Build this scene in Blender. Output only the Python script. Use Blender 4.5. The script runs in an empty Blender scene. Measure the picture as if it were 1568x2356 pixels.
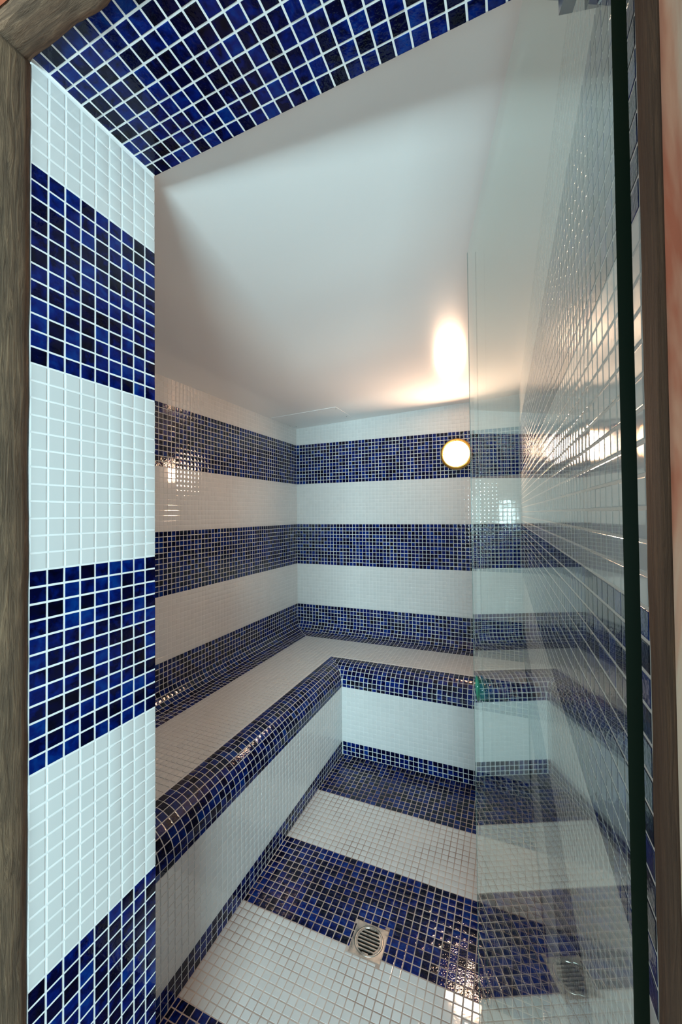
import bpy, math, random
import numpy as np
from mathutils import Matrix, Vector, noise

SC = bpy.context.scene
COL = SC.collection
P = 0.0254                      # one mosaic pitch (one inch) in metres
FLOOR = -39.0                   # finished floor in pitches; pitches are measured from the back-left corner
rng = random.Random(7)
nrng = np.random.default_rng(7)


def V(x, y, z):
    """pitches -> metres, floor at z = 0"""
    return np.array([x * P, y * P, (z - FLOOR) * P])


# ------------------------------------------------------------------ camera
FPX, YAW, PITCH, ROLL = 913.36, math.radians(22.584), math.radians(1.039), math.radians(-0.573)
CAM = np.array([58.779, -106.396, 14.907])
FW, FH, PPY = 1568, 2356, -11.96
_f = np.array([-math.sin(YAW) * math.cos(PITCH), math.cos(YAW) * math.cos(PITCH), math.sin(PITCH)])
_r0 = np.array([math.cos(YAW), math.sin(YAW), 0.0])
_u0 = np.cross(_r0, _f)
_r = _r0 * math.cos(ROLL) + _u0 * math.sin(ROLL)
_u = -_r0 * math.sin(ROLL) + _u0 * math.cos(ROLL)
cam = bpy.data.cameras.new('camera')
cam.sensor_fit = 'VERTICAL'
cam.sensor_height = 36.0
cam.lens = FPX * 36.0 / FH
cam.shift_y = PPY / FH
cam.clip_start = 0.01
cam.clip_end = 200
camo = bpy.data.objects.new('camera', cam)
COL.objects.link(camo)
M = Matrix.Identity(4)
for i in range(3):
    M[i][0], M[i][1], M[i][2] = _r[i], _u[i], -_f[i]
M.translation = Vector(V(*CAM))
camo.matrix_world = M
SC.camera = camo

# ------------------------------------------------------------------ daylight and exposure
SC.view_settings.view_transform = 'Standard'
SC.view_settings.look = 'None'
SC.view_settings.exposure = 0.16
SC.view_settings.gamma = 1.0
SC.view_settings.use_curve_mapping = False
SC.cycles.max_bounces = 12
SC.cycles.diffuse_bounces = 6
SC.cycles.glossy_bounces = 6
SC.cycles.transparent_max_bounces = 16
SC.cycles.sample_clamp_indirect = 6.0

LAMP_W = 215.0                   # radiance of the bulkhead lamp's glass
SKY_W = 0.32
DAY_W = 190.0                   # the daylight lamp outside the door

w = bpy.data.worlds.new('sky')
SC.world = w
w.use_nodes = True
wn = w.node_tree
bg = wn.nodes['Background']
bg.inputs[0].default_value = (0.80, 0.93, 1.0, 1)
bg.inputs[1].default_value = SKY_W

# soft cool daylight from low across the terrace, to the right of the doorway:
# it rakes up under the lintel on to the ceiling and past the left jamb
day = bpy.data.lights.new('daylight_lamp', 'AREA')
day.shape = 'RECTANGLE'
day.size, day.size_y = 1.35, 0.42
day.energy = DAY_W
day.color = (0.63, 0.92, 0.99)
dayo = bpy.data.objects.new('daylight_lamp', day)
COL.objects.link(dayo)
_dp = np.array([48 + 0.270 * 115, -88 - 0.963 * 115, 14.0])
_tg = np.array([48.0, -88.0, 30.0])
dayo.location = Vector(V(*_dp))
dayo.rotation_euler = Vector(_dp - _tg).to_track_quat('Z', 'Y').to_euler()


# ------------------------------------------------------------------ material helpers
def mat(name):
    m = bpy.data.materials.new(name)
    m.use_nodes = True
    return m, m.node_tree, m.node_tree.nodes['Principled BSDF']


def nd(t, kind, **kw):
    n = t.nodes.new(kind)
    for k, v in kw.items():
        setattr(n, k, v)
    return n


def math_node(t, op, a, b=None):
    n = nd(t, 'ShaderNodeMath', operation=op)
    for i, v in enumerate((a, b)):
        if v is None:
            continue
        if isinstance(v, (int, float)):
            n.inputs[i].default_value = v
        else:
            t.links.new(v, n.inputs[i])
    return n.outputs[0]


def ramp(t, fac, stops):
    n = nd(t, 'ShaderNodeValToRGB')
    e = n.color_ramp.elements
    while len(e) < len(stops):
        e.new(0.5)
    for q, (p, c) in zip(e, stops):
        q.position = p
        q.color = (*c, 1)
    t.links.new(fac, n.inputs[0])
    return n.outputs[0]


def noise_tex(t, vec, scale, detail=2.0, rough=0.5, dist=0.0):
    n = nd(t, 'ShaderNodeTexNoise')
    n.inputs['Scale'].default_value = scale
    n.inputs['Detail'].default_value = detail
    n.inputs['Roughness'].default_value = rough
    n.inputs['Distortion'].default_value = dist
    if vec is not None:
        t.links.new(vec, n.inputs['Vector'])
    return n.outputs['Fac']


def bump(t, h, strength, dist, b):
    n = nd(t, 'ShaderNodeBump')
    n.inputs['Strength'].default_value = strength
    n.inputs['Distance'].default_value = dist
    t.links.new(h, n.inputs['Height'])
    t.links.new(n.outputs[0], b.inputs['Normal'])


def tile_random(t):
    g = nd(t, 'ShaderNodeNewGeometry')
    o = nd(t, 'ShaderNodeObjectInfo')
    s = math_node(t, 'ADD', g.outputs['Random Per Island'], o.outputs['Random'])
    return math_node(t, 'FRACT', s), g.outputs['Position']


def make_materials():
    D = {}
    # cobalt glazed mosaic: every tile its own depth of blue, clouds inside the glaze
    m, t, b = mat('blue_glazed_tile')
    r, pos = tile_random(t)
    off = nd(t, 'ShaderNodeCombineXYZ')
    t.links.new(math_node(t, 'MULTIPLY', r, 3.7), off.inputs[0])
    t.links.new(math_node(t, 'MULTIPLY', r, 9.1), off.inputs[1])
    ad = nd(t, 'ShaderNodeVectorMath', operation='ADD')
    t.links.new(pos, ad.inputs[0])
    t.links.new(off.outputs[0], ad.inputs[1])
    cl = noise_tex(t, ad.outputs[0], 55, 3, 0.55, 0.4)
    k = math_node(t, 'ADD', math_node(t, 'MULTIPLY', r, 0.46), math_node(t, 'MULTIPLY', cl, 0.85))
    c = ramp(t, k, [(0.36, (0.0002, 0.0006, 0.006)), (0.60, (0.0002, 0.0014, 0.028)), (0.80, (0.0003, 0.0080, 0.115)), (1.0, (0.0010, 0.030, 0.19))])
    t.links.new(c, b.inputs['Base Color'])
    b.inputs['Roughness'].default_value = 0.06
    b.inputs['IOR'].default_value = 1.38
    bump(t, noise_tex(t, ad.outputs[0], 190, 1.5), 0.22, 0.0012, b)
    D['blue'] = m
    # off-white glazed mosaic
    m, t, b = mat('white_glazed_tile')
    r, pos = tile_random(t)
    c = ramp(t, r, [(0.0, (0.615, 0.62, 0.612)), (1.0, (0.645, 0.65, 0.642))])
    t.links.new(c, b.inputs['Base Color'])
    b.inputs['Roughness'].default_value = 0.07
    b.inputs['IOR'].default_value = 1.5
    bump(t, noise_tex(t, pos, 120, 1.0), 0.05, 0.001, b)
    D['white'] = m
    # grouts
    for key, name, c0, c1, sc in (('grout', 'white_grout', (0.63, 0.63, 0.615), (0.68, 0.68, 0.67), 14),
                                  ('door_grout', 'bright_white_grout', (0.78, 0.785, 0.78), (0.84, 0.845, 0.84), 14),
                                  ('floor_grout', 'worn_floor_grout', (0.30, 0.205, 0.165), (0.62, 0.52, 0.46), 5)):
        m, t, b = mat(name)
        g = nd(t, 'ShaderNodeNewGeometry')
        n1 = noise_tex(t, g.outputs['Position'], sc, 4, 0.6)
        t.links.new(ramp(t, n1, [(0.35, c0), (0.65, c1)]), b.inputs['Base Color'])
        b.inputs['Roughness'].default_value = 0.8
        D[key] = m
    # glossy ceiling paint
    m, t, b = mat('white_gloss_ceiling_paint')
    g = nd(t, 'ShaderNodeNewGeometry')
    b.inputs['Base Color'].default_value = (0.86, 0.85, 0.84, 1)
    b.inputs['Roughness'].default_value = 0.17
    bump(t, noise_tex(t, g.outputs['Position'], 220, 3), 0.07, 0.0008, b)
    D['ceiling'] = m
    # timbers
    for key, name, a, z, axis in (('wood_v', 'weathered_grey_timber', (0.044, 0.026, 0.013), (0.185, 0.115, 0.064), 2),
                                  ('wood_h', 'weathered_brown_timber', (0.055, 0.033, 0.020), (0.240, 0.150, 0.092), 0),
                                  ('wood_r', 'dark_brown_timber', (0.065, 0.030, 0.014), (0.150, 0.076, 0.038), 2)):
        m, t, b = mat(name)
        g = nd(t, 'ShaderNodeNewGeometry')
        mp = nd(t, 'ShaderNodeMapping')
        s = [70, 70, 70]
        s[axis] = 5
        mp.inputs['Scale'].default_value = s
        t.links.new(g.outputs['Position'], mp.inputs[0])
        n1 = noise_tex(t, mp.outputs[0], 2.6, 6, 0.68, 1.2)
        n2 = noise_tex(t, g.outputs['Position'], 9, 3, 0.6)
        k = math_node(t, 'ADD', math_node(t, 'MULTIPLY', n1, 0.75), math_node(t, 'MULTIPLY', n2, 0.25))
        mid = tuple((p_ + q_) / 2.4 for p_, q_ in zip(a, z))
        t.links.new(ramp(t, k, [(0.34, a), (0.50, mid), (0.66, z)]), b.inputs['Base Color'])
        b.inputs['Roughness'].default_value = 0.85
        bump(t, n1, 0.9, 0.003, b)
        D[key] = m
    # limewashed terracotta plaster
    m, t, b = mat('terracotta_plaster')
    g = nd(t, 'ShaderNodeNewGeometry')
    mp = nd(t, 'ShaderNodeMapping')
    mp.inputs['Scale'].default_value = (3, 6, 2.2)
    t.links.new(g.outputs['Position'], mp.inputs[0])
    n1 = noise_tex(t, mp.outputs[0], 1.6, 4, 0.6, 0.8)
    sz = nd(t, 'ShaderNodeSeparateXYZ')
    t.links.new(g.outputs['Position'], sz.inputs[0])
    n1 = math_node(t, 'ADD', n1, math_node(t, 'MULTIPLY', math_node(t, 'SUBTRACT', 1.15, sz.outputs[2]), 0.13))
    t.links.new(ramp(t, n1, [(0.30, (0.56, 0.17, 0.09)), (0.43, (0.74, 0.42, 0.28)), (0.56, (0.82, 0.68, 0.52))]), b.inputs['Base Color'])
    b.inputs['Roughness'].default_value = 0.9
    bump(t, noise_tex(t, g.outputs['Position'], 60, 4), 0.3, 0.003, b)
    D['plaster'] = m
    m, t, b = mat('plain_render')
    b.inputs['Base Color'].default_value = (0.5, 0.48, 0.45, 1)
    b.inputs['Roughness'].default_value = 0.9
    D['render'] = m
    m, t, b = mat('pale_stone_paving')
    g = nd(t, 'ShaderNodeNewGeometry')
    t.links.new(ramp(t, noise_tex(t, g.outputs['Position'], 3, 4), [(0.3, (0.62, 0.64, 0.64)), (0.7, (0.70, 0.72, 0.72))]), b.inputs['Base Color'])
    b.inputs['Roughness'].default_value = 0.9
    D['paving'] = m
    # clear glass: fresnel mirror over clear body, both faces real
    m = bpy.data.materials.new('clear_glass')
    m.use_nodes = True
    t = m.node_tree
    t.nodes.remove(t.nodes['Principled BSDF'])
    out = t.nodes['Material Output']
    fr = nd(t, 'ShaderNodeFresnel')
    fr.inputs['IOR'].default_value = 1.5
    # the same reflectance for a ray that meets the face from inside the pane
    ge = nd(t, 'ShaderNodeNewGeometry')
    lw = nd(t, 'ShaderNodeMix')
    t.links.new(ge.outputs['Backfacing'], lw.inputs[0])
    lw.inputs[2].default_value = 1.5
    lw.inputs[3].default_value = 1 / 1.5
    t.links.new(lw.outputs[0], fr.inputs['IOR'])
    tr = nd(t, 'ShaderNodeBsdfTransparent')
    tr.inputs[0].default_value = (0.970, 0.986, 0.978, 1)
    gl = nd(t, 'ShaderNodeBsdfGlossy')
    gl.inputs['Roughness'].default_value = 0.0
    gl.inputs['Color'].default_value = (0.93, 1.0, 0.97, 1)
    mx = nd(t, 'ShaderNodeMixShader')
    t.links.new(fr.outputs[0], mx.inputs[0])
    t.links.new(tr.outputs[0], mx.inputs[1])
    t.links.new(gl.outputs[0], mx.inputs[2])
    t.links.new(mx.outputs[0], out.inputs[0])
    D['glass'] = m
    m, t, b = mat('dark_green_glass_edge')
    b.inputs['Base Color'].default_value = (0.0006, 0.005, 0.0025, 1)
    b.inputs['Roughness'].default_value = 0.25
    D['glass_edge'] = m
    m, t, b = mat('pale_glass_arris')
    b.inputs['Base Color'].default_value = (0.16, 0.19, 0.17, 1)
    b.inputs['Roughness'].default_value = 0.2
    D['edge_line'] = m
    m, t, b = mat('cut_green_glass')
    b.inputs['Base Color'].default_value = (0.03, 0.20, 0.13, 1)
    b.inputs['Roughness'].default_value = 0.12
    D['hole'] = m
    m, t, b = mat('chrome')
    b.inputs['Base Color'].default_value = (0.55, 0.56, 0.58, 1)
    b.inputs['Metallic'].default_value = 1.0
    b.inputs['Roughness'].default_value = 0.12
    D['chrome'] = m
    # metals
    m, t, b = mat('polished_brass')
    b.inputs['Base Color'].default_value = (0.78, 0.42, 0.09, 1)
    b.inputs['Metallic'].default_value = 1.0
    b.inputs['Roughness'].default_value = 0.28
    D['brass'] = m
    m, t, b = mat('scuffed_steel')
    g = nd(t, 'ShaderNodeNewGeometry')
    n1 = noise_tex(t, g.outputs['Position'], 45, 4, 0.6)
    t.links.new(ramp(t, n1, [(0.3, (0.36, 0.33, 0.29)), (0.7, (0.62, 0.58, 0.52))]), b.inputs['Base Color'])
    b.inputs['Metallic'].default_value = 0.85
    t.links.new(ramp(t, n1, [(0.3, (0.22,) * 3), (0.7, (0.42,) * 3)]), b.inputs['Roughness'])
    D['steel'] = m
    m, t, b = mat('drain_dark')
    b.inputs['Base Color'].default_value = (0.01, 0.008, 0.007, 1)
    b.inputs['Roughness'].default_value = 0.7
    D['dark'] = m
    m = bpy.data.materials.new('lit_lamp_glass')
    m.use_nodes = True
    t = m.node_tree
    b = t.nodes['Principled BSDF']
    b.inputs['Base Color'].default_value = (0.9, 0.9, 0.85, 1)
    b.inputs['Roughness'].default_value = 0.3
    b.inputs['Emission Color'].default_value = (1.0, 0.67, 0.455, 1)
    b.inputs['Emission Strength'].default_value = LAMP_W
    D['lamp'] = m
    m, t, b = mat('screw_metal')
    b.inputs['Base Color'].default_value = (0.25, 0.24, 0.22, 1)
    b.inputs['Metallic'].default_value = 0.7
    b.inputs['Roughness'].default_value = 0.5
    D['screw'] = m
    return D


MT = make_materials()


# ------------------------------------------------------------------ mesh helpers (metres, world space)
def new_mesh(name, verts, faces, mats, fm=None):
    me = bpy.data.meshes.new(name)
    me.from_pydata([tuple(map(float, v)) for v in verts], [], faces)
    for m in mats:
        me.materials.append(m)
    if fm is not None:
        me.polygons.foreach_set('material_index', fm)
    me.update()
    return me


def link(name, me, parent=None, kind=None):
    o = bpy.data.objects.new(name, me)
    COL.objects.link(o)
    if parent is not None:
        o.parent = parent
    if kind:
        o['kind'] = kind
    return o


def empty(name, base):
    o = bpy.data.objects.new(name, None)
    o.empty_display_size = 0.05
    o.location = base
    COL.objects.link(o)
    return o


def hexa(c8):
    """faces of a box whose corners are 0-3 bottom ring, 4-7 top ring (counter-clockwise from above)"""
    return [(3, 2, 1, 0), (4, 5, 6, 7), (0, 1, 5, 4), (1, 2, 6, 5), (2, 3, 7, 6), (3, 0, 4, 7)]


class Geo:
    def __init__(self):
        self.v, self.f, self.fm = [], [], []

    def box(self, a, b, m=0, shear=None):
        (x0, y0, z0), (x1, y1, z1) = a, b
        ring = [(x0, y0), (x1, y0), (x1, y1), (x0, y1)]
        pts = [(x, y, z0) for x, y in ring] + [(x, y, z1) for x, y in ring]
        if shear:
            pts = [shear(*p) for p in pts]
        k = len(self.v)
        self.v += [V(*p) for p in pts]
        for q in hexa(None):
            self.f.append(tuple(k + i for i in q))
            self.fm.append(m)
        return self

    def quad(self, pts, m=0):
        k = len(self.v)
        self.v += [V(*p) for p in pts]
        self.f.append(tuple(range(k, k + len(pts))))
        self.fm.append(m)
        return self

    def ngon_prism(self, ring_a, ring_b, m=0, caps=True):
        k = len(self.v)
        n = len(ring_a)
        self.v += [np.array(p) for p in ring_a] + [np.array(p) for p in ring_b]
        for i in range(n):
            j = (i + 1) % n
            self.f.append((k + i, k + j, k + n + j, k + n + i))
            self.fm.append(m)
        if caps:
            self.f.append(tuple(k + i for i in reversed(range(n))))
            self.f.append(tuple(k + n + i for i in range(n)))
            self.fm += [m, m]
        return self

    def done(self, name, mats, parent=None, kind=None, base=None, smooth=False):
        v = np.array(self.v)
        if base is not None:
            v = v - np.array(base)
        me = new_mesh(name, v, self.f, mats, self.fm)
        if smooth:
            me.polygons.foreach_set('use_smooth', [True] * len(me.polygons))
        return link(name, me, parent, kind)


# ------------------------------------------------------------------ mosaic tiles
RINGS = [(-0.11, 0.0), (-0.012, 0.0), (-0.004, 0.012), (0.0, 0.04)]      # height, inset (pitches)
BEV = 0.062                                                               # half a joint
TF = []
for _k in range(3):
    for _i in range(4):
        _j = (_i + 1) % 4
        TF.append((_k * 4 + _i, _k * 4 + _j, _k * 4 + 4 + _j, _k * 4 + 4 + _i))
TF.append((12, 13, 14, 15))
TF = np.array(TF)


class Tiles:
    """tiles of one surface; each is four corners (pitches, counter-clockwise seen from outside) and a colour"""

    def __init__(self):
        self.q, self.c = [], []

    def add(self, quad, blue, joint=BEV):
        q = np.array(quad, float)
        e = np.roll(q, -1, 0) - q
        L = np.linalg.norm(e, axis=1)
        if min(L[0] + L[2], L[1] + L[3]) < 0.5 or min(L) < 2 * joint + 0.02:
            return
        u = e / L[:, None]
        q = q + joint * (u - np.roll(u, 1, 0))
        self.q.append(q)
        self.c.append(1 if blue else 0)

    def verts(self, tilt):
        q = np.array(self.q)
        n = len(q)
        c = q.mean(1)
        nn = np.cross(q[:, 2] - q[:, 0], q[:, 3] - q[:, 1])
        nn /= np.linalg.norm(nn, axis=1)[:, None]
        e = np.roll(q, -1, 1) - q
        L = np.linalg.norm(e, axis=2, keepdims=True)
        u = e / np.maximum(L, 1e-9)
        inw = u - np.roll(u, 1, 1)
        lim = np.minimum(1.0, L.min(1)[:, 0] / 0.3)[:, None, None]
        blue = np.array(self.c)[:, None]
        a1 = nrng.normal(0, 1, (n, 1)) * tilt * (1 + 0.5 * blue)
        a2 = nrng.normal(0, 1, (n, 1)) * tilt * (1 + 0.5 * blue)
        lift = np.abs(nrng.normal(0, 0.003, (n, 1)))
        out = np.empty((n, 16, 3))
        d1 = u[:, 0]
        d2 = np.cross(nn, d1)
        for k, (h, ins) in enumerate(RINGS):
            p = q + inw * ins * lim
            rel = p - c[:, None, :]
            hh = h + (0 if k == 0 else 1) * (lift + (rel * d1[:, None, :]).sum(2) * a1 + (rel * d2[:, None, :]).sum(2) * a2)
            out[:, k * 4:k * 4 + 4] = p + nn[:, None, :] * hh[:, :, None]
        return out, c, nn


def project(p):
    d = p - CAM
    z = d @ _f
    zz = np.maximum(z, 0.3)
    return FW / 2 + FPX * (d @ _r) / zz, FH / 2 + PPY - FPX * (d @ _u) / zz, z


def lay(T, parent, tilt=0.0042, xmin=358, most=300, seen=None):
    """the tiles that show largest become objects of their own, the others one joined part"""
    ov, c, nn = T.verts(tilt)
    n = len(ov)
    sx, sy, sz = project(np.array(T.q).reshape(-1, 3))
    sx, sy, sz = sx.reshape(n, 4), sy.reshape(n, 4), sz.reshape(n, 4)
    area = 0.5 * np.abs((sx[:, 2] - sx[:, 0]) * (sy[:, 3] - sy[:, 1]) - (sx[:, 3] - sx[:, 1]) * (sy[:, 2] - sy[:, 0]))
    cx, cy = sx.mean(1), sy.mean(1)
    facing = ((CAM - c) * nn).sum(1) > 0
    ok = (sz.min(1) > 1) & (cx > xmin) & (cx < FW) & (cy > 0) & (cy < FH) & facing
    if seen is not None:
        ok &= seen(c)
    score = np.where(ok, area, 0)
    order = np.argsort(-score)
    single = [i for i in order[:most] if score[i] > 0]
    mats = [MT['white'], MT['blue']]
    W = np.array([[x * P, y * P, (z - FLOOR) * P] for x, y, z in ov.reshape(-1, 3)]).reshape(n, 16, 3)
    mm = [[0] * 10, [1] * 10]
    # alike pieces share one mesh for each colour and each near-equal size; the tilt rides on the object's matrix
    for i in single:
        q = np.array(T.q[i])
        e0, e1 = q[1] - q[0], q[3] - q[0]
        l0, l1 = np.linalg.norm(e0), np.linalg.norm(e1)
        square = abs(np.dot(e0, e1)) < 0.02 and np.linalg.norm(q[2] - (q[1] + q[3] - q[0])) < 0.02
        if square:
            key = 'tile_%d_%d_%d' % (T.c[i], round(l0 * 40), round(l1 * 40))
            me = bpy.data.meshes.get(key)
            if me is None:
                S = Tiles()
                h0, h1 = round(l0 * 40) / 80, round(l1 * 40) / 80
                S.q = [np.array([(-h0, -h1, 0), (h0, -h1, 0), (h0, h1, 0), (-h0, h1, 0)])]
                S.c = [0]
                sv, _, _ = S.verts(0.0)
                me = new_mesh(key, sv[0] * P, [tuple(f) for f in TF], [mats[T.c[i]]])
            x = Vector(ov[i, 13] - ov[i, 12]).normalized()
            z = x.cross(Vector(ov[i, 15] - ov[i, 12])).normalized()
            y = z.cross(x)
            top = ov[i, 12:16].mean(0)
            mw = Matrix.Identity(4)
            for k in range(3):
                mw[k][0], mw[k][1], mw[k][2] = x[k], y[k], z[k]
            mw.translation = Vector(V(*top))
            o = link('tile', me, parent)
            o.matrix_local = mw
        else:
            me = new_mesh('tile_cut', W[i], [tuple(f) for f in TF], [mats[T.c[i]]])
            link('tile', me, parent)
    rest = np.ones(n, bool)
    rest[single] = False
    idx = np.nonzero(rest)[0]
    if len(idx):
        vv = W[idx].reshape(-1, 3)
        k = len(idx)
        ff = (TF[None] + (np.arange(k) * 16)[:, None, None]).reshape(-1)
        nf = k * len(TF)
        me = bpy.data.meshes.new('mosaic_tiles')
        me.vertices.add(len(vv))
        me.vertices.foreach_set('co', vv.ravel())
        me.loops.add(nf * 4)
        me.loops.foreach_set('vertex_index', ff)
        me.polygons.add(nf)
        me.polygons.foreach_set('loop_start', np.arange(nf) * 4)
        for m in mats:
            me.materials.append(m)
        me.polygons.foreach_set('material_index', np.repeat(np.array(T.c)[idx], len(TF)))
        me.update(calc_edges=True)
        me.validate()
        link('mosaic_tiles', me, parent, 'stuff')


def banded(z):
    """the wall pattern: twelve rows of blue, twelve of white"""
    return math.floor(z / 12.0) % 2 == 0


SK = 0.0060                                    # the right wall leans out this much towards the door
CE0, CES = 41.0, 0.0455                        # ceiling height at the left wall, rise to the right


def ceil_z(x):
    return CE0 + CES * x


def xr(y):
    return 62.05 + SK * -y


FY = -0.026                                    # the doorway wall runs slightly askew


def fy(x):
    return FY * (x - 33.3)


GD = 0.015                                     # grout lies this deep below the tile faces
YI, YO = -83.2, -92.1                          # inner and outer edge of the tiled doorway
XJ = 33.3                                      # left jamb
ZS = 42.03                                     # soffit of the doorway
YT = -94.2                                     # outer edge of the timber lining
YW = -99.0                                     # outer face of the house wall

# ------------------------------------------------------------------ the room shell
wall_back = Geo().box((-4, GD, -12.02), (68, 5, 50)).box((-4, 0.3, -43), (68, 5, -12.02)).done('wall_back', [MT['grout']], kind='structure')
wall_left = Geo().box((-5, YO, -12.02), (-GD, 0.2, 50)).box((-5, YO, -43), (-0.3, 0.2, -12.02)).done('wall_left', [MT['grout']], kind='structure')
wall_right = Geo().box((0, YO, -43), (5, 0.2, 50), shear=lambda x, y, z: (x + xr(y) + GD, y, z)).done('wall_right', [MT['grout']], kind='structure')
DR = (39.84, 43.95, -60.2, -56.08)             # the drain's square
_d = 0.2
floor = Geo()
for a_, b_, c_, d_ in ((-4, DR[0] + _d, YW, 4), (DR[1] - _d, 68, YW, 4), (DR[0] + _d, DR[1] - _d, YW, DR[2] + _d), (DR[0] + _d, DR[1] - _d, DR[3] - _d, 4)):
    floor.box((a_, c_, FLOOR - 4), (b_, d_, FLOOR - GD))
floor = floor.done('floor', [MT['floor_grout']], kind='structure')
ceiling = Geo()
ceiling.box((-4, YO, 0), (68, 4, 5), shear=lambda x, y, z: (x, y, z + ceil_z(x)))
ceiling = ceiling.done('ceiling', [MT['ceiling']], kind='structure')
wall_front = Geo().box((-4, YO, -43), (XJ - GD, YI - GD, 50)).done('wall_front', [MT['door_grout']], kind='structure')
lintel = Geo().box((XJ - 0.2, YO, ZS + GD), (63.4, YI - GD, 52), shear=lambda x, y, z: (x, y + fy(x), z)).done('lintel', [MT['door_grout']], kind='structure')

# back wall
T = Tiles()
for i in range(63):
    for k in range(-12, 45):
        x1 = min(i + 1, 62.05)
        if k > ceil_z(i) or x1 - i < 0.2:
            continue
        T.add([(i, 0, k), (x1, 0, k), (x1, 0, k + 1), (i, 0, k + 1)], banded(k))
lay(T, wall_back)
# left wall
T = Tiles()
for i in range(84):
    for k in range(-12, 42):
        if k > ceil_z(0):
            continue
        a, b = -i, max(-i - 1, YI)
        T.add([(0, b, k), (0, a, k), (0, a, k + 1), (0, b, k + 1)], banded(k))
lay(T, wall_left, seen=lambda c: c[:, 1] > -53)
# right wall, running on as the right side of the doorway
T = Tiles()
Y0 = YO
for i in range(93):
    for k in range(-39, 45):
        a, b = min(Y0 + i + 1, 0), Y0 + i
        if k > ceil_z(62) + (0 if b > YI - 1 else -1.2):
            continue
        T.add([(xr(a), a, k), (xr(b), b, k), (xr(b), b, k + 1), (xr(a), a, k + 1)], banded(k))
lay(T, wall_right, tilt=0.0026)
# doorway, left side (row heights as measured) and the inner face of the front wall
T = Tiles()
ZM = [(-36, -36.3), (-24, -24.2), (-12, -12.1), (0, 0.02), (12, 11.78), (24, 23.93), (36, 35.83), (48, 47.8)]


def jz(k):
    return float(np.interp(k, [a for a, _ in ZM], [b for _, b in ZM])) if k > -36 else -36.3 + (k + 36)


for i in range(9):
    a, b = YI - 1.0 + 1 - 0.0, 0
    y0 = -92.12 + i * (92.12 - 83.12) / 9
    y1 = y0 + (92.12 - 83.12) / 9
    for k in range(-39, 43):
        z0, z1 = jz(k), min(jz(k + 1), ZS - 0.02)
        if z0 > ZS - 0.1 or z1 < FLOOR + 0.3:
            continue
        T.add([(XJ, y0, max(z0, FLOOR)), (XJ, y1, max(z0, FLOOR)), (XJ, y1, z1), (XJ, y0, z1)], banded(k))
lay(T, wall_front, xmin=40)
T = Tiles()
for i in range(34):
    for k in range(-18, 42):
        x0, x1 = i, min(i + 1, XJ - 0.05)
        T.add([(x1, YI, k), (x0, YI, k), (x0, YI, k + 1), (x1, YI, k + 1)], banded(k))
lay(T, wall_front, most=0)
# soffit of the doorway
T = Tiles()
xs = [XJ + 0.02, XJ + 0.80]
while xs[-1] + 1.006 < xr(-88) - 0.2:
    xs.append(xs[-1] + 1.006)
xs.append(xr(-88))
for x0, x1 in zip(xs, xs[1:]):
    for i in range(9):
        y0 = -92.12 + i * (92.12 - 83.12) / 9
        y1 = y0 + 1.0
        T.add([(x0, y1 + fy(x0), ZS), (x1, y1 + fy(x1), ZS), (x1, y0 + fy(x1), ZS), (x0, y0 + fy(x0), ZS)], True)
lay(T, lintel, xmin=0)

# floor
T = Tiles()
XB, YB = 23.9, -23.1                           # faces of the two bench arms
fx = [XB + 0.02, XB + 0.62] + [XB + 0.62 + i for i in range(1, 40)]
for x0, x1 in zip(fx, fx[1:]):
    for i in range(0, 70):
        y1, y0 = -23.6 - i, -24.6 - i
        if i == 0:
            y1 = YB - 0.02
        if x0 > 63:
            continue
        blue = ((i // 12) % 2 == 0)
        X0, X1, A, B = x0, min(x1, xr(y0)), y0, y1
        if X1 - X0 < 0.25:
            continue
        if X1 > DR[0] and X0 < DR[1] and B > DR[2] and A < DR[3]:
            cand = [(X0, min(X1, DR[0]), A, B), (max(X0, DR[1]), X1, A, B), (X0, X1, A, min(B, DR[2])), (X0, X1, max(A, DR[3]), B)]
            cand = [c for c in cand if c[1] - c[0] > 0.18 and c[3] - c[2] > 0.18]
            if not cand:
                continue
            X0, X1, A, B = max(cand, key=lambda c: (c[1] - c[0]) * (c[3] - c[2]))
        T.add([(X0, A, FLOOR), (X1, A, FLOOR), (X1, B, FLOOR), (X0, B, FLOOR)], blue)
lay(T, floor)

# ------------------------------------------------------------------ the L-shaped bench
SEAT = -19.5
CR, CA = 3.2, 4.3                              # cove radius, straight part above it
COVE = CA + CR * math.pi / 2 + 2.67
NW = 4.8                                       # from the nosing's inner edge to the bench face


def cove_pt(t):
    if t < CA:
        return 0.0, -12 - t, (1, 0)
    t -= CA
    if t < CR * math.pi / 2:
        a = t / CR
        return CR - CR * math.cos(a), -12 - CA - CR * math.sin(a), (math.cos(a), math.sin(a))
    t -= CR * math.pi / 2
    return CR + t, SEAT, (0, 1)


NR = 4.0
NOSE = (NW - NR) + NR * math.pi / 2 + 0.6


def nose_pt(t):
    """distance past the nosing's inner edge, height"""
    f = NW - NR
    if t < f:
        return t, SEAT
    t -= f
    if t < NR * math.pi / 2:
        a = t / NR
        return f + NR * math.sin(a), SEAT - NR + NR * math.cos(a)
    return NW, SEAT - NR - (t - NR * math.pi / 2)


CE = cove_pt(COVE)[0]                          # where the cove ends and the seat begins
XN, YN = XB - NW, YB + NW                      # nosing's inner edges
SHIFT = XB + YB                                # the two arms' depths differ by this much
END_Y = YI + 0.06
T = Tiles()
blue_rows = 12


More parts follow.
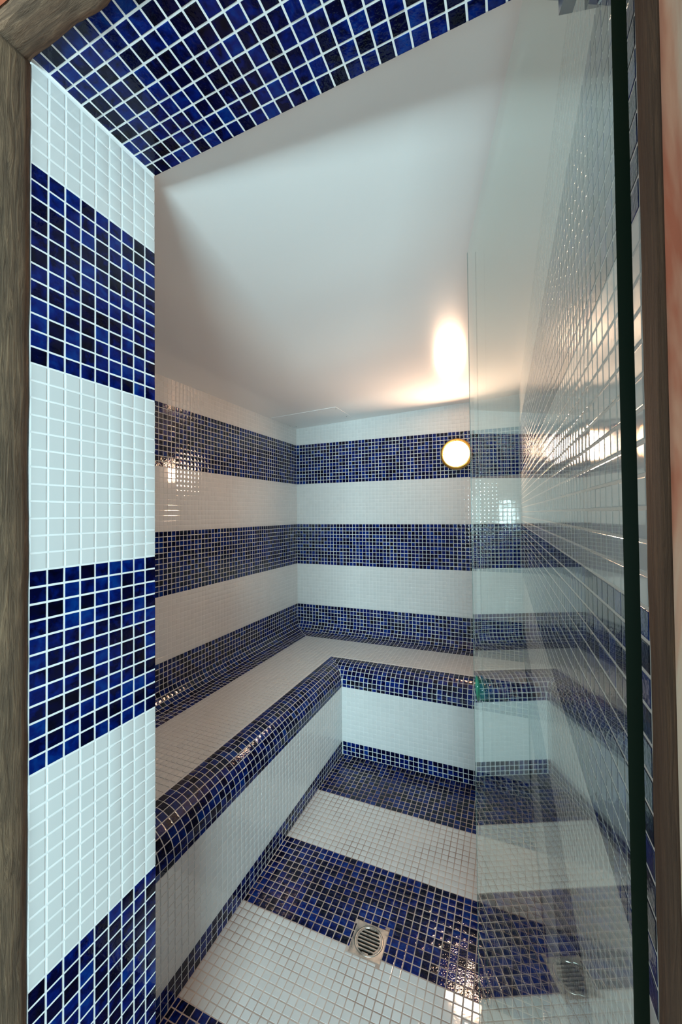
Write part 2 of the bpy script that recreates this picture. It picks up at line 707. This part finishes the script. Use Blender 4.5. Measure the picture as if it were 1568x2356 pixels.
def strip(p0, p1, s0, s1, arm, blue):
    """one tile between profile points p0 (upper/inner) and p1, from s0 to s1 along the arm; d is cut at the mitre"""
    (d0, z0, m0), (d1, z1, m1) = p0, p1
    a0, a1 = max(s0, m0), max(s0, m1)
    if s1 - min(a0, a1) < 0.3:
        return
    a0, a1 = min(a0, s1 - 0.16), min(a1, s1 - 0.16)
    if arm == 'left':
        end = -END_Y
        e = min(s1, end)
        if e - max(a0, a1) < 0.12:
            return
        T.add([(d1, -e, z1), (d1, -a1, z1), (d0, -a0, z0), (d0, -e, z0)], blue)
    else:
        e = min(s1, xr(-10) - 0.12)
        if e - max(a0, a1) < 0.12:
            return
        T.add([(a1, -d1, z1), (e, -d1, z1), (e, -d0, z0), (a0, -d0, z0)], blue)


for arm in ('left', 'back'):
    n = 84 if arm == 'left' else 63
    for r in range(12):
        t0, t1 = COVE * r / 12, COVE * (r + 1) / 12
        p0, p1 = cove_pt(t0), cove_pt(t1)
        for s in range(n):
            strip((p0[0], p0[1], p0[0]), (p1[0], p1[1], p1[0]), s, s + 1, arm, True)
    dn = XN if arm == 'left' else -YN
    off = -SHIFT if arm == 'left' else SHIFT
    ts = [0]
    while ts[-1] < NOSE - 0.01:
        ts.append(min(ts[-1] + 1.0, NOSE))
    for t0, t1 in zip(ts, ts[1:]):
        p0, p1 = nose_pt(t0), nose_pt(t1)
        for s in range(15, n):
            a, b = dn + p0[0], dn + p1[0]
            strip((a, p0[1], a + off), (b, p1[1], b + off), s, s + 1, arm, True)
    zb = nose_pt(NOSE)[1]
    df = XB if arm == 'left' else -YB
    zr = [zb - 12 * i / 12 for i in range(13)]
    zr += [zr[-1] - 1, zr[-1] - 2, zr[-1] - 3]
    zr[-1] = max(zr[-1], FLOOR)
    for i, (z0, z1) in enumerate(zip(zr, zr[1:])):
        for s in range(20, n):
            strip((df, z0, df + off), (df, z1, df + off), s, s + 1, arm, i >= 12)
# the seat, one white field round the corner
xs = [CE + i for i in range(0, 58)]
ys = [-CE - i for i in range(0, 80)]
for x0 in xs:
    for y1 in ys:
        x1, y0 = x0 + 1, y1 - 1
        inx, iny = x0 < XN - 0.3, y1 > YN + 0.3
        if not (inx or iny):
            continue
        X1 = x1 if iny and y0 >= YN - 0.02 else min(x1, XN)
        A = y0 if inx and x1 <= XN + 0.02 else max(y0, YN)
        if iny and inx and x1 > XN and y0 < YN:
            X1, A = x1, y0
            if x1 > XN and y0 < YN:
                X1 = min(x1, XN + 0.5)
                A = max(y0, YN - 0.0)
        X1 = min(X1, xr(-12) - 0.12)
        A = max(A, END_Y)
        if X1 - x0 < 0.2 or y1 - A < 0.2:
            continue
        T.add([(x0, A, SEAT), (X1, A, SEAT), (X1, y1, SEAT), (x0, y1, SEAT)], False)

# grout body below the tiles
prof = []                                      # (left depth, back depth, z), pushed in by the grout depth
for i in range(49):
    d, z, nv = cove_pt(COVE * i / 48)
    prof.append((d - GD * nv[0], d - GD * nv[0], z - GD * nv[1] - (0.06 if i == 0 else 0)))
for i in range(49):
    d, z = nose_pt(NOSE * i / 48)
    a = min(max((d - (NW - NR)) / NR, 0), 1)
    sa = a
    ca = math.sqrt(max(0, 1 - a * a))
    prof.append((XN + d - 0.05 * sa, -YN + d - 0.05 * sa, z - 0.05 * ca))
prof.append((XB - GD, -YB - GD, FLOOR - 0.2))
bench = empty('bench', V(12, -40, FLOOR))
bench['label'] = 'L-shaped built-in bench clad in blue and white mosaic round the back corner'
bench['category'] = 'bench'
g = Geo()
ex = xr(-10) - 0.1
for (a0, b0, z0), (a1, b1, z1) in zip(prof, prof[1:]):
    g.quad([(a1, END_Y, z1), (a1, -b1, z1), (a0, -b0, z0), (a0, END_Y, z0)])
    g.quad([(a1, -b1, z1), (ex, -b1, z1), (ex, -b0, z0), (a0, -b0, z0)])
g.done('bench_body', [MT['grout']], bench)
lay(T, bench)

# ------------------------------------------------------------------ doorway lining, plaster and the ground outside


def rough_box(name, a, b, m, cuts, amp, kind='structure', seed=0):
    """a sawn timber: subdivided box, faces and arrises pushed about by noise"""
    (x0, y0, z0), (x1, y1, z1) = a, b
    nx, ny, nz = cuts
    vid, vs, fs = {}, [], []

    def vert(i, j, k):
        key = (i, j, k)
        if key not in vid:
            p = np.array([x0 + (x1 - x0) * i / nx, y0 + (y1 - y0) * j / ny, z0 + (z1 - z0) * k / nz])
            q = Vector((p[0] * 0.9 + seed, p[1] * 0.9, p[2] * 0.35))
            d = noise.noise_vector(q) * amp + noise.noise_vector(q * 3.1) * amp * 0.5
            c = np.array([(i in (0, nx)), (j in (0, ny)), (k in (0, nz))], float)
            inw = np.array([(1 if i == 0 else -1), (1 if j == 0 else -1), (1 if k == 0 else -1)]) * c
            if c.sum() >= 2:
                p = p + inw * 0.16
            p = p + np.array(d)
            vid[key] = len(vs)
            vs.append(V(*p))
        return vid[key]

    for i in range(nx):
        for j in range(ny):
            for k, fl in ((0, True), (nz, False)):
                q = [vert(i, j, k), vert(i + 1, j, k), vert(i + 1, j + 1, k), vert(i, j + 1, k)]
                fs.append(tuple(reversed(q)) if fl else tuple(q))
    for i in range(nx):
        for k in range(nz):
            for j, fl in ((0, False), (ny, True)):
                q = [vert(i, j, k), vert(i + 1, j, k), vert(i + 1, j, k + 1), vert(i, j, k + 1)]
                fs.append(tuple(reversed(q)) if fl else tuple(q))
    for j in range(ny):
        for k in range(nz):
            for i, fl in ((0, True), (nx, False)):
                q = [vert(i, j, k), vert(i, j + 1, k), vert(i, j + 1, k + 1), vert(i, j, k + 1)]
                fs.append(tuple(reversed(q)) if fl else tuple(q))
    me = new_mesh(name, vs, fs, [m])
    me.polygons.foreach_set('use_smooth', [True] * len(me.polygons))
    return link(name, me, None, kind)


rough_box('trim_1', (29, YT - 0.1, FLOOR), (XJ + 0.18, YO + 0.06, ZS - 0.2), MT['wood_v'], (4, 4, 150), 0.05)
rough_box('trim_2', (28, YT, ZS - 0.28), (67, YO + 0.12, ZS + 4), MT['wood_h'], (90, 5, 6), 0.10, seed=5)
rough_box('trim_3', (62.47, YT - 0.25, FLOOR), (67, YO + 0.08, ZS - 0.2), MT['wood_r'], (4, 4, 150), 0.03, seed=9)

TOPZ = 90
g = Geo()
g.box((-160, YW, FLOOR), (XJ - 0.1, YT, TOPZ))
g.box((62.55, YW, FLOOR), (130, YT, TOPZ))
g.box((XJ - 0.1, YW, ZS + 0.1), (62.55, YT, TOPZ))
g.box((-160, YT, 46), (130, YO + 0.05, TOPZ))
wall_outside = g.done('wall_outside', [MT['plaster']], kind='structure')
Geo().box((-900, -1500, FLOOR - 6), (900, YW, FLOOR - 0.3)).done('ground', [MT['paving']], kind='structure')

# ------------------------------------------------------------------ glass door, swung into the room
TH = math.radians(12.75)
dirv = np.array([-math.sin(TH), math.cos(TH)])
nor = np.array([math.cos(TH), math.sin(TH)])
FAR = np.array([55.62, -65.7])
WID, THK, ZB, ZT = 28.0, 0.40, FLOOR + 0.5, 40.6
NEAR = FAR - dirv * WID
HU, HZ, HR = 25.9, -1.2, 1.02                  # finger hole: along the pane from the hinge side, height, radius


def gp(u, n_, z):
    p = NEAR + dirv * u + nor * n_
    return V(p[0], p[1], z)


HN = 32
vs, fs, fm = [], [], []


def pane_face(n_, flip):
    """one face of the pane: four strips round a square, and the square with its round hole"""
    k = len(vs)
    s_ = 1.4
    us, zs = [0, HU - s_, HU + s_, WID], [ZB, HZ - s_, HZ + s_, ZT]
    for z in zs:
        for u in us:
            vs.append(gp(u, n_, z))
    for i in range(3):
        for j in range(3):
            if (i, j) != (1, 1):
                q = (k + j * 4 + i, k + j * 4 + i + 1, k + j * 4 + i + 5, k + j * 4 + i + 4)
                fs.append(q[::-1] if flip else q)
                fm.append(0)
    k = len(vs)
    for ring in (0, 1):
        for i in range(HN):
            a = math.pi / 4 + 2 * math.pi * i / HN
            c_, q_ = math.cos(a), math.sin(a)
            r = HR if ring else s_ / max(abs(c_), abs(q_))
            vs.append(gp(HU + r * c_, n_, HZ + r * q_))
    for i in range(HN):
        j = (i + 1) % HN
        q = (k + i, k + j, k + HN + j, k + HN + i)
        fs.append(q[::-1] if flip else q)
        fm.append(0)
    return k + HN


h0 = pane_face(0.0, True)
h1 = pane_face(THK, False)
k = len(vs)
for z in (ZB, ZT):
    for u, n_ in ((0, 0), (0, THK), (WID, THK), (WID, 0)):
        vs.append(gp(u, n_, z))
for q, m_ in (((0, 1, 2, 3), 0), ((7, 6, 5, 4), 0), ((0, 4, 5, 1), 1), ((2, 6, 7, 3), 0)):
    fs.append(tuple(k + i for i in q))
    fm.append(m_)
me = new_mesh('door_1', vs, fs, [MT['glass'], MT['glass_edge']], fm)
door = link('door_1', me, None, 'structure')
vs, fs = [], []
for n_, r in ((-0.03, HR + 0.10), (0.05, HR), (THK - 0.05, HR), (THK + 0.03, HR + 0.10)):
    for i in range(HN):
        a = 2 * math.pi * i / HN
        vs.append(gp(HU + r * math.cos(a), n_, HZ + r * math.sin(a)))
for kk in range(3):
    for i in range(HN):
        j = (i + 1) % HN
        fs.append((kk * HN + i, kk * HN + j, kk * HN + HN + j, kk * HN + HN + i))
me = new_mesh('finger_hole', vs, fs, [MT['hole']])
me.polygons.foreach_set('use_smooth', [True] * len(fs))
link('finger_hole', me, door)['label'] = 'green cut edge of the round finger hole'
for z0, z1 in ((32.6, 36.2), (-33.0, -29.4)):
    g = Geo()
    g.v = [gp(u, n_, z) for z in (z0, z1) for u, n_ in ((25.6 - 25.55, -0.45), (2.6, -0.45), (2.6, 0.0), (0.05, 0.0))]
    g.f, g.fm = list(hexa(None)), [0] * 6
    o = g.done('hinge', [MT['chrome']], door)
    g = Geo()
    g.v = [gp(u, n_, z) for z in (z0, z1) for u, n_ in ((0.05, THK), (2.6, THK), (2.6, THK + 0.45), (0.05, THK + 0.45))]
    g.f, g.fm = list(hexa(None)), [0] * 6
    link('hinge_plate', g.done('tmp', [MT['chrome']], door).data, door)
    bpy.data.objects.remove(bpy.data.objects['tmp'])
door['label'] = 'frameless clear glass door swung open along the right wall'

strip_v = []
for z in (ZB, ZT):
    for a_, b_ in ((0.0, -0.02), (0.07, -0.02), (0.07, 0.05), (0.0, 0.05)):
        p = FAR + nor * (a_ - 0.01) + dirv * b_
        strip_v.append(V(p[0], p[1], z))
link('polished_edge', new_mesh('polished_edge', strip_v, [tuple(reversed(f)) for f in hexa(None)], [MT['edge_line']]), door)

# ------------------------------------------------------------------ bulkhead lamp on the back wall
LC = (47.15, 0.0, 30.05)
lb = V(*LC)
lamp = empty('wall_lamp', lb)
lamp['label'] = 'round lit bulkhead lamp with brass ring and crossed guard on back wall'
lamp['category'] = 'lamp'


def lathe(profile, seg=48):
    """profile of (radius, distance from the wall) in pitches, about the wall's normal"""
    vs, fs = [], []
    for r, d in profile:
        for i in range(seg):
            a = 2 * math.pi * i / seg
            vs.append((r * math.cos(a) * P, -d * P, r * math.sin(a) * P))
    for k in range(len(profile) - 1):
        for i in range(seg):
            j = (i + 1) % seg
            fs.append((k * seg + i, k * seg + j, (k + 1) * seg + j, (k + 1) * seg + i))
    return vs, fs


def lathe_obj(name, profile, m, parent, seg=48):
    vs, fs = lathe(profile, seg)
    me = new_mesh(name, vs, fs, [m])
    me.polygons.foreach_set('use_smooth', [True] * len(me.polygons))
    return link(name, me, parent)


lathe_obj('back_ring', [(3.2, 0.0), (4.0, 0.0), (4.03, 0.75), (3.95, 0.98), (3.6, 1.0), (3.2, 0.85)], MT['brass'], lamp)
dome = [(3.14 * math.cos(a), 0.62 + 0.42 * math.sin(a)) for a in [i * math.pi / 2 / 10 for i in range(10)]] + [(0.02, 1.04)]
lathe_obj('lamp_glass', [(3.14, 0.3)] + dome, MT['lamp'], lamp)
rim = [(3.52 + 0.32 * math.cos(a), 1.26 + 0.32 * math.sin(a)) for a in [i * 2 * math.pi / 10 for i in range(11)]]
lathe_obj('guard_ring', rim, MT['brass'], lamp)


def tube(path, r, seg=8):
    vs, fs = [], []
    n = len(path)
    for i, p in enumerate(path):
        a, b = np.array(path[max(i - 1, 0)]), np.array(path[min(i + 1, n - 1)])
        t = (b - a) / np.linalg.norm(b - a)
        s = np.cross(t, (0.3, 0.1, 0.95) if abs(t[2]) < 0.8 else (1, 0, 0))
        s /= np.linalg.norm(s)
        q = np.cross(t, s)
        for k in range(seg):
            w_ = 2 * math.pi * k / seg
            vs.append((np.array(p) + r * (s * math.cos(w_) + q * math.sin(w_))) * P)
    for i in range(n - 1):
        for k in range(seg):
            j = (k + 1) % seg
            fs.append((i * seg + k, i * seg + j, (i + 1) * seg + j, (i + 1) * seg + k))
    return vs, fs


for hv in (0, 1):
    path = []
    for i in range(25):
        a = math.pi * i / 24
        u, d = 3.5 * math.cos(a), 1.35 + 0.42 * math.sin(a)
        path.append((u, -d, 0) if hv == 0 else (0, -d - 0.05, u))
    vs, fs = tube(path, 0.09)
    me = new_mesh('guard_bar', vs, fs, [MT['brass']])
    me.polygons.foreach_set('use_smooth', [True] * len(me.polygons))
    link('guard_bar', me, lamp)

# ------------------------------------------------------------------ floor drain
dx, dy = (DR[0] + DR[1]) / 2, (DR[2] + DR[3]) / 2
db = V(dx, dy, FLOOR)
drain = empty('floor_drain', db)
drain['label'] = 'square steel floor drain with round slotted grate in the blue floor stripe'
drain['category'] = 'drain'
HS, RO, RG = 2.02, 1.86, 1.60
seg = 64
# square plate with a round hole
vs, fs = [], []


def sq(a):
    c_, s_ = math.cos(a), math.sin(a)
    k = HS / max(abs(c_), abs(s_))
    return c_ * k, s_ * k


angs = [2 * math.pi * i / seg + math.pi / 4 for i in range(seg)]
for h, fn in ((-0.05, sq), (0.035, sq), (0.045, lambda a: (RO * math.cos(a), RO * math.sin(a))), (-0.05, lambda a: (RO * math.cos(a), RO * math.sin(a)))):
    for a in angs:
        x, y = fn(a)
        vs.append((x * P, y * P, h * P))
for k in range(3):
    for i in range(seg):
        j = (i + 1) % seg
        fs.append((k * seg + i, k * seg + j, (k + 1) * seg + j, (k + 1) * seg + i))
link('plate', new_mesh('plate', vs, fs, [MT['steel']]), drain)
prof_r = [(RO - 0.03, -0.05), (RO - 0.03, 0.05), (RO - 0.1, 0.075), (RG + 0.06, 0.075), (RG, 0.055), (RG, -0.25)]
vs, fs = [], []
for r, h in prof_r:
    for a in angs:
        vs.append((r * math.cos(a) * P, r * math.sin(a) * P, h * P))
for k in range(len(prof_r) - 1):
    for i in range(seg):
        j = (i + 1) % seg
        fs.append((k * seg + i, k * seg + j, (k + 1) * seg + j, (k + 1) * seg + i))
me = new_mesh('rim', vs, fs, [MT['steel']])
me.polygons.foreach_set('use_smooth', [True] * len(fs))
link('rim', me, drain)
# bars between the seven slots
bars = 8
slot = 0.25
pitch = 2 * RG / 7.4
for k in range(bars):
    y = (k - 3.5) * pitch
    bw = (pitch - slot) / 2
    if k in (0, bars - 1):
        y += 0.0
    ya, yb = y - bw, y + bw
    ym = max(abs(ya), abs(yb))
    if min(abs(ya), abs(yb)) > RG - 0.05:
        continue
    hw = math.sqrt(max(RG ** 2 - min(ym, RG - 0.06) ** 2, 0.02)) - 0.02
    c8 = [(-hw, ya, -0.25), (hw, ya, -0.25), (hw, yb, -0.25), (-hw, yb, -0.25), (-hw, ya + 0.02, 0.06), (hw, ya + 0.02, 0.06), (hw, yb - 0.02, 0.06), (-hw, yb - 0.02, 0.06)]
    link('grate_bar', new_mesh('grate_bar', [np.array(p) * P for p in c8], hexa(None), [MT['steel']]), drain)
# the side cheeks that close the slot ends
for sgn in (-1, 1):
    vs, fs = [], []
    m_ = 14
    for i in range(m_ + 1):
        a = math.radians(-52) + math.radians(104) * i / m_ + (math.pi if sgn < 0 else 0)
        for r in (RG + 0.01, RG - 0.20):
            vs.append((r * math.cos(a) * P, r * math.sin(a) * P, 0.055 * P))
    fs = [(2 * i, 2 * i + 2, 2 * i + 3, 2 * i + 1) for i in range(m_)]
    link('grate_cheek', new_mesh('grate_cheek', vs, fs, [MT['steel']]), drain)
vs = [(1.75 * math.cos(a) * P, 1.75 * math.sin(a) * P, h * P) for h in (-0.1, -1.2) for a in angs]
fs = [(i, (i + 1) % seg, seg + (i + 1) % seg, seg + i) for i in range(seg)] + [tuple(seg + i for i in range(seg))]
link('sump', new_mesh('sump', vs, fs, [MT['dark']]), drain)

# ------------------------------------------------------------------ access panel in the ceiling
g = Geo()
g.box((0.6, -15.0, -0.07), (19.6, -3.4, 0.3), shear=lambda x, y, z: (x, y, z + ceil_z(x)))
g.done('access_panel', [MT['ceiling']], ceiling)
for x, y in ((18.6, -5.2), (19.0, -13.6), (1.4, -2.6), (0.5, -4.6)):
    ring = [V(x + 0.13 * math.cos(a), y + 0.13 * math.sin(a), ceil_z(x) - 0.12) for a in [i * math.pi / 5 for i in range(10)]]
    ring2 = [V(x + 0.13 * math.cos(a), y + 0.13 * math.sin(a), ceil_z(x) + 0.05) for a in [i * math.pi / 5 for i in range(10)]]
    Geo().ngon_prism(ring, ring2).done('screw', [MT['screw']], ceiling)

# the bench's Empty stands at its base; its parts are built in room coordinates
_inv = Matrix.Translation(-Vector(bench.location))
for o in bench.children:
    o.matrix_parent_inverse = _inv
